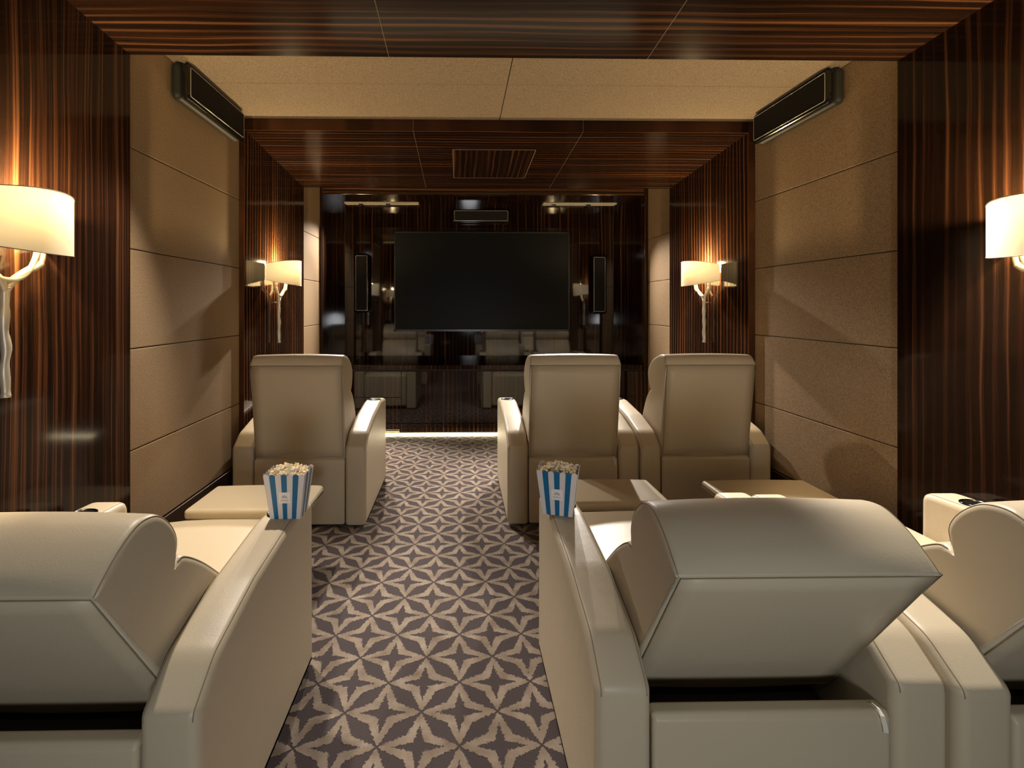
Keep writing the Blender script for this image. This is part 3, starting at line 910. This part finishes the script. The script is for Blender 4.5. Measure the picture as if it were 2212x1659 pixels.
# cove strips, tucked behind the portal edges
cv = thing('cove_light_strip', 'yellow light strip tucked above the far wood ceiling edge, hidden from the seats', 'light strip', (0, Y3 + .02, 0))
bm = bmesh.new(); box(bm, BL + .02, BR - .02, -.018, .012, NICHE_H - .07, NICHE_H - .055); obj('channel', bm, M['chrome'], cv)
bm = bmesh.new(); box(bm, BL + .02, BR - .02, -.016, .010, NICHE_H - .055, NICHE_H - .05); obj('diffuser', bm, M['cove'], cv)
cv = thing('cove_light_strip', 'yellow light strip tucked above the near wood ceiling edge', 'light strip', (0, Y1 + .02, 0))
bm = bmesh.new(); box(bm, BL + .02, BR - .02, -.018, .012, BEIGE_H - .07, BEIGE_H - .055); obj('channel', bm, M['chrome'], cv)
bm = bmesh.new(); box(bm, BL + .02, BR - .02, -.016, .010, BEIGE_H - .055, BEIGE_H - .05); obj('diffuser', bm, M['cove_soft'], cv)

# ------------------------------------------------------------------ slot downlights
def lamp(name, kind, loc, energy, col, target=None, size=.03, spot=100, blend=.6):
    l = bpy.data.lights.new(name, kind); l.energy = energy; l.color = col
    if kind == 'SPOT':
        l.spot_size = math.radians(spot); l.spot_blend = blend; l.shadow_soft_size = size
    elif kind == 'POINT': l.shadow_soft_size = size
    o = bpy.data.objects.new(name, l); COL.objects.link(o); o.location = loc
    if target is not None:
        o.rotation_euler = (Vector(target) - Vector(loc)).to_track_quat('-Z', 'Y').to_euler()
    return o

def slot_light(x0, x1, y, z, label, spots, target, energy, col=(1, .86, .70), spot=120, blend=.7, size=.025):
    t = thing('slot_light', label, 'ceiling light', ((x0 + x1) / 2, y, z), 0, 'slot lights in the ceilings')
    w = (x1 - x0) / 2
    bm = bmesh.new()
    for a in ((-w, w, -.045, -.030), (-w, w, .030, .045), (-w, -w + .012, -.03, .03), (w - .012, w, -.03, .03)):
        box(bm, a[0], a[1], a[2], a[3], -.010, .002, 0, .001)
    obj('trim', bm, M['slot'], t)
    bm = bmesh.new(); box(bm, -w + .012, w - .012, -.03, .03, -.004, .001); obj('baffle', bm, M['slot'], t)
    for sx in spots:
        bm = bmesh.new()
        cx = sx - (x0 + x1) / 2
        lath = [(0.0, -.0055), (.020, -.0055), (.0205, -.0185), (.0235, -.0185), (.0240, -.0035)]
        rr = []
        for (q, h) in lath:
            rr.append([bm.verts.new((cx, 0, h))] if q == 0 else [bm.verts.new((cx + q * math.cos(2 * PI * k / 20), q * math.sin(2 * PI * k / 20), h)) for k in range(20)])
        for a_ in range(len(rr) - 1):
            for k in range(20):
                k2 = (k + 1) % 20
                f = bm.faces.new((rr[0][0], rr[1][k], rr[1][k2])) if a_ == 0 else bm.faces.new((rr[a_][k], rr[a_][k2], rr[a_ + 1][k2], rr[a_ + 1][k]))
                f.material_index = 0 if a_ == 0 else 1
        obj('lamp_lens', bm, [M['down_lens'], M['black']], t)
        lamp('downlight', 'SPOT', (sx, y, z - .03), energy, col, (sx + target[0], target[1], target[2]), size, spot, blend)

LE = 1.0
slot_light(-1.275, -.455, 5.445, REC_H, 'slim slot light in the ceiling above the left of the screen wall', (-.80, -1.1), (0, 3.6, .5), 300 * LE, (1, .90, .80), 66, .6)
slot_light(.935, 1.755, 5.445, REC_H, 'slim slot light in the ceiling above the right of the screen wall', (1.06, 1.45), (0, 3.6, .5), 300 * LE, (1, .90, .80), 66, .6)
slot_light(-1.15, -.55, 2.22, BEIGE_H, 'slim slot light in the beige ceiling over the left foreground recliner', (-.95,), (0, 1.45, 0), 135 * LE, (1, .89, .76), 70, .5)
slot_light(.95, 1.55, 2.22, BEIGE_H, 'slim slot light in the beige ceiling over the right foreground recliners', (1.45,), (.0, 1.22, 0), 270 * LE, (1, .90, .79), 47, .35)
# unseen fill lights added in the near ceiling behind the viewer
zb = hceil1(-.7)
slot_light(-.9, -.3, -.7, zb, 'added slim fill light in the wood ceiling behind the left seats', (-.6,), (0, .9, .3), 3 * LE, (1, .93, .85), 130)
slot_light(.9, 1.5, -.7, zb, 'added slim fill light in the wood ceiling behind the right seats', (1.2,), (0, .9, .3), 3 * LE, (1, .93, .85), 130)
lamp('added_fill_lamp', 'SPOT', (.25, Y0 - .10, .96), 58, (.95, .98, 1), (.25, 1.0, .42), .2, 112, .6)  # fill lamp added behind the viewer to brighten the near seat backs
for (x, y, sg_) in ((XL, SC_NEAR, 1), (XR, SC_NEAR, -1), (XL, SC_FAR, 1), (XR, SC_FAR, -1)):
    lamp('sconce_lamp', 'POINT', (x + sg_ * .095, y, CAMZ + .322), 38, (1, .72, .37), None, .02)

# ------------------------------------------------------------------ camera, world, view
w = bpy.data.worlds.new('World'); scn.world = w; w.use_nodes = True
w.node_tree.nodes['Background'].inputs[0].default_value = (0.5, 0.42, 0.32, 1)
w.node_tree.nodes['Background'].inputs[1].default_value = 0.0
cam = bpy.data.cameras.new('camera'); co = bpy.data.objects.new('camera', cam); COL.objects.link(co)
cam.sensor_width = 36; cam.sensor_fit = 'HORIZONTAL'
cam.lens = 1050 / 2212 * 36
cam.shift_x = 96 / 2212; cam.shift_y = -167.5 / 2212
cam.clip_start = .02
co.location = (0, 0, CAMZ); co.rotation_euler = (math.radians(90), 0, -math.radians(.94))
scn.camera = co
vs = scn.view_settings
vs.view_transform = 'Standard'; vs.look = 'None'; vs.gamma = 1; vs.use_curve_mapping = False
vs.exposure = 0.06
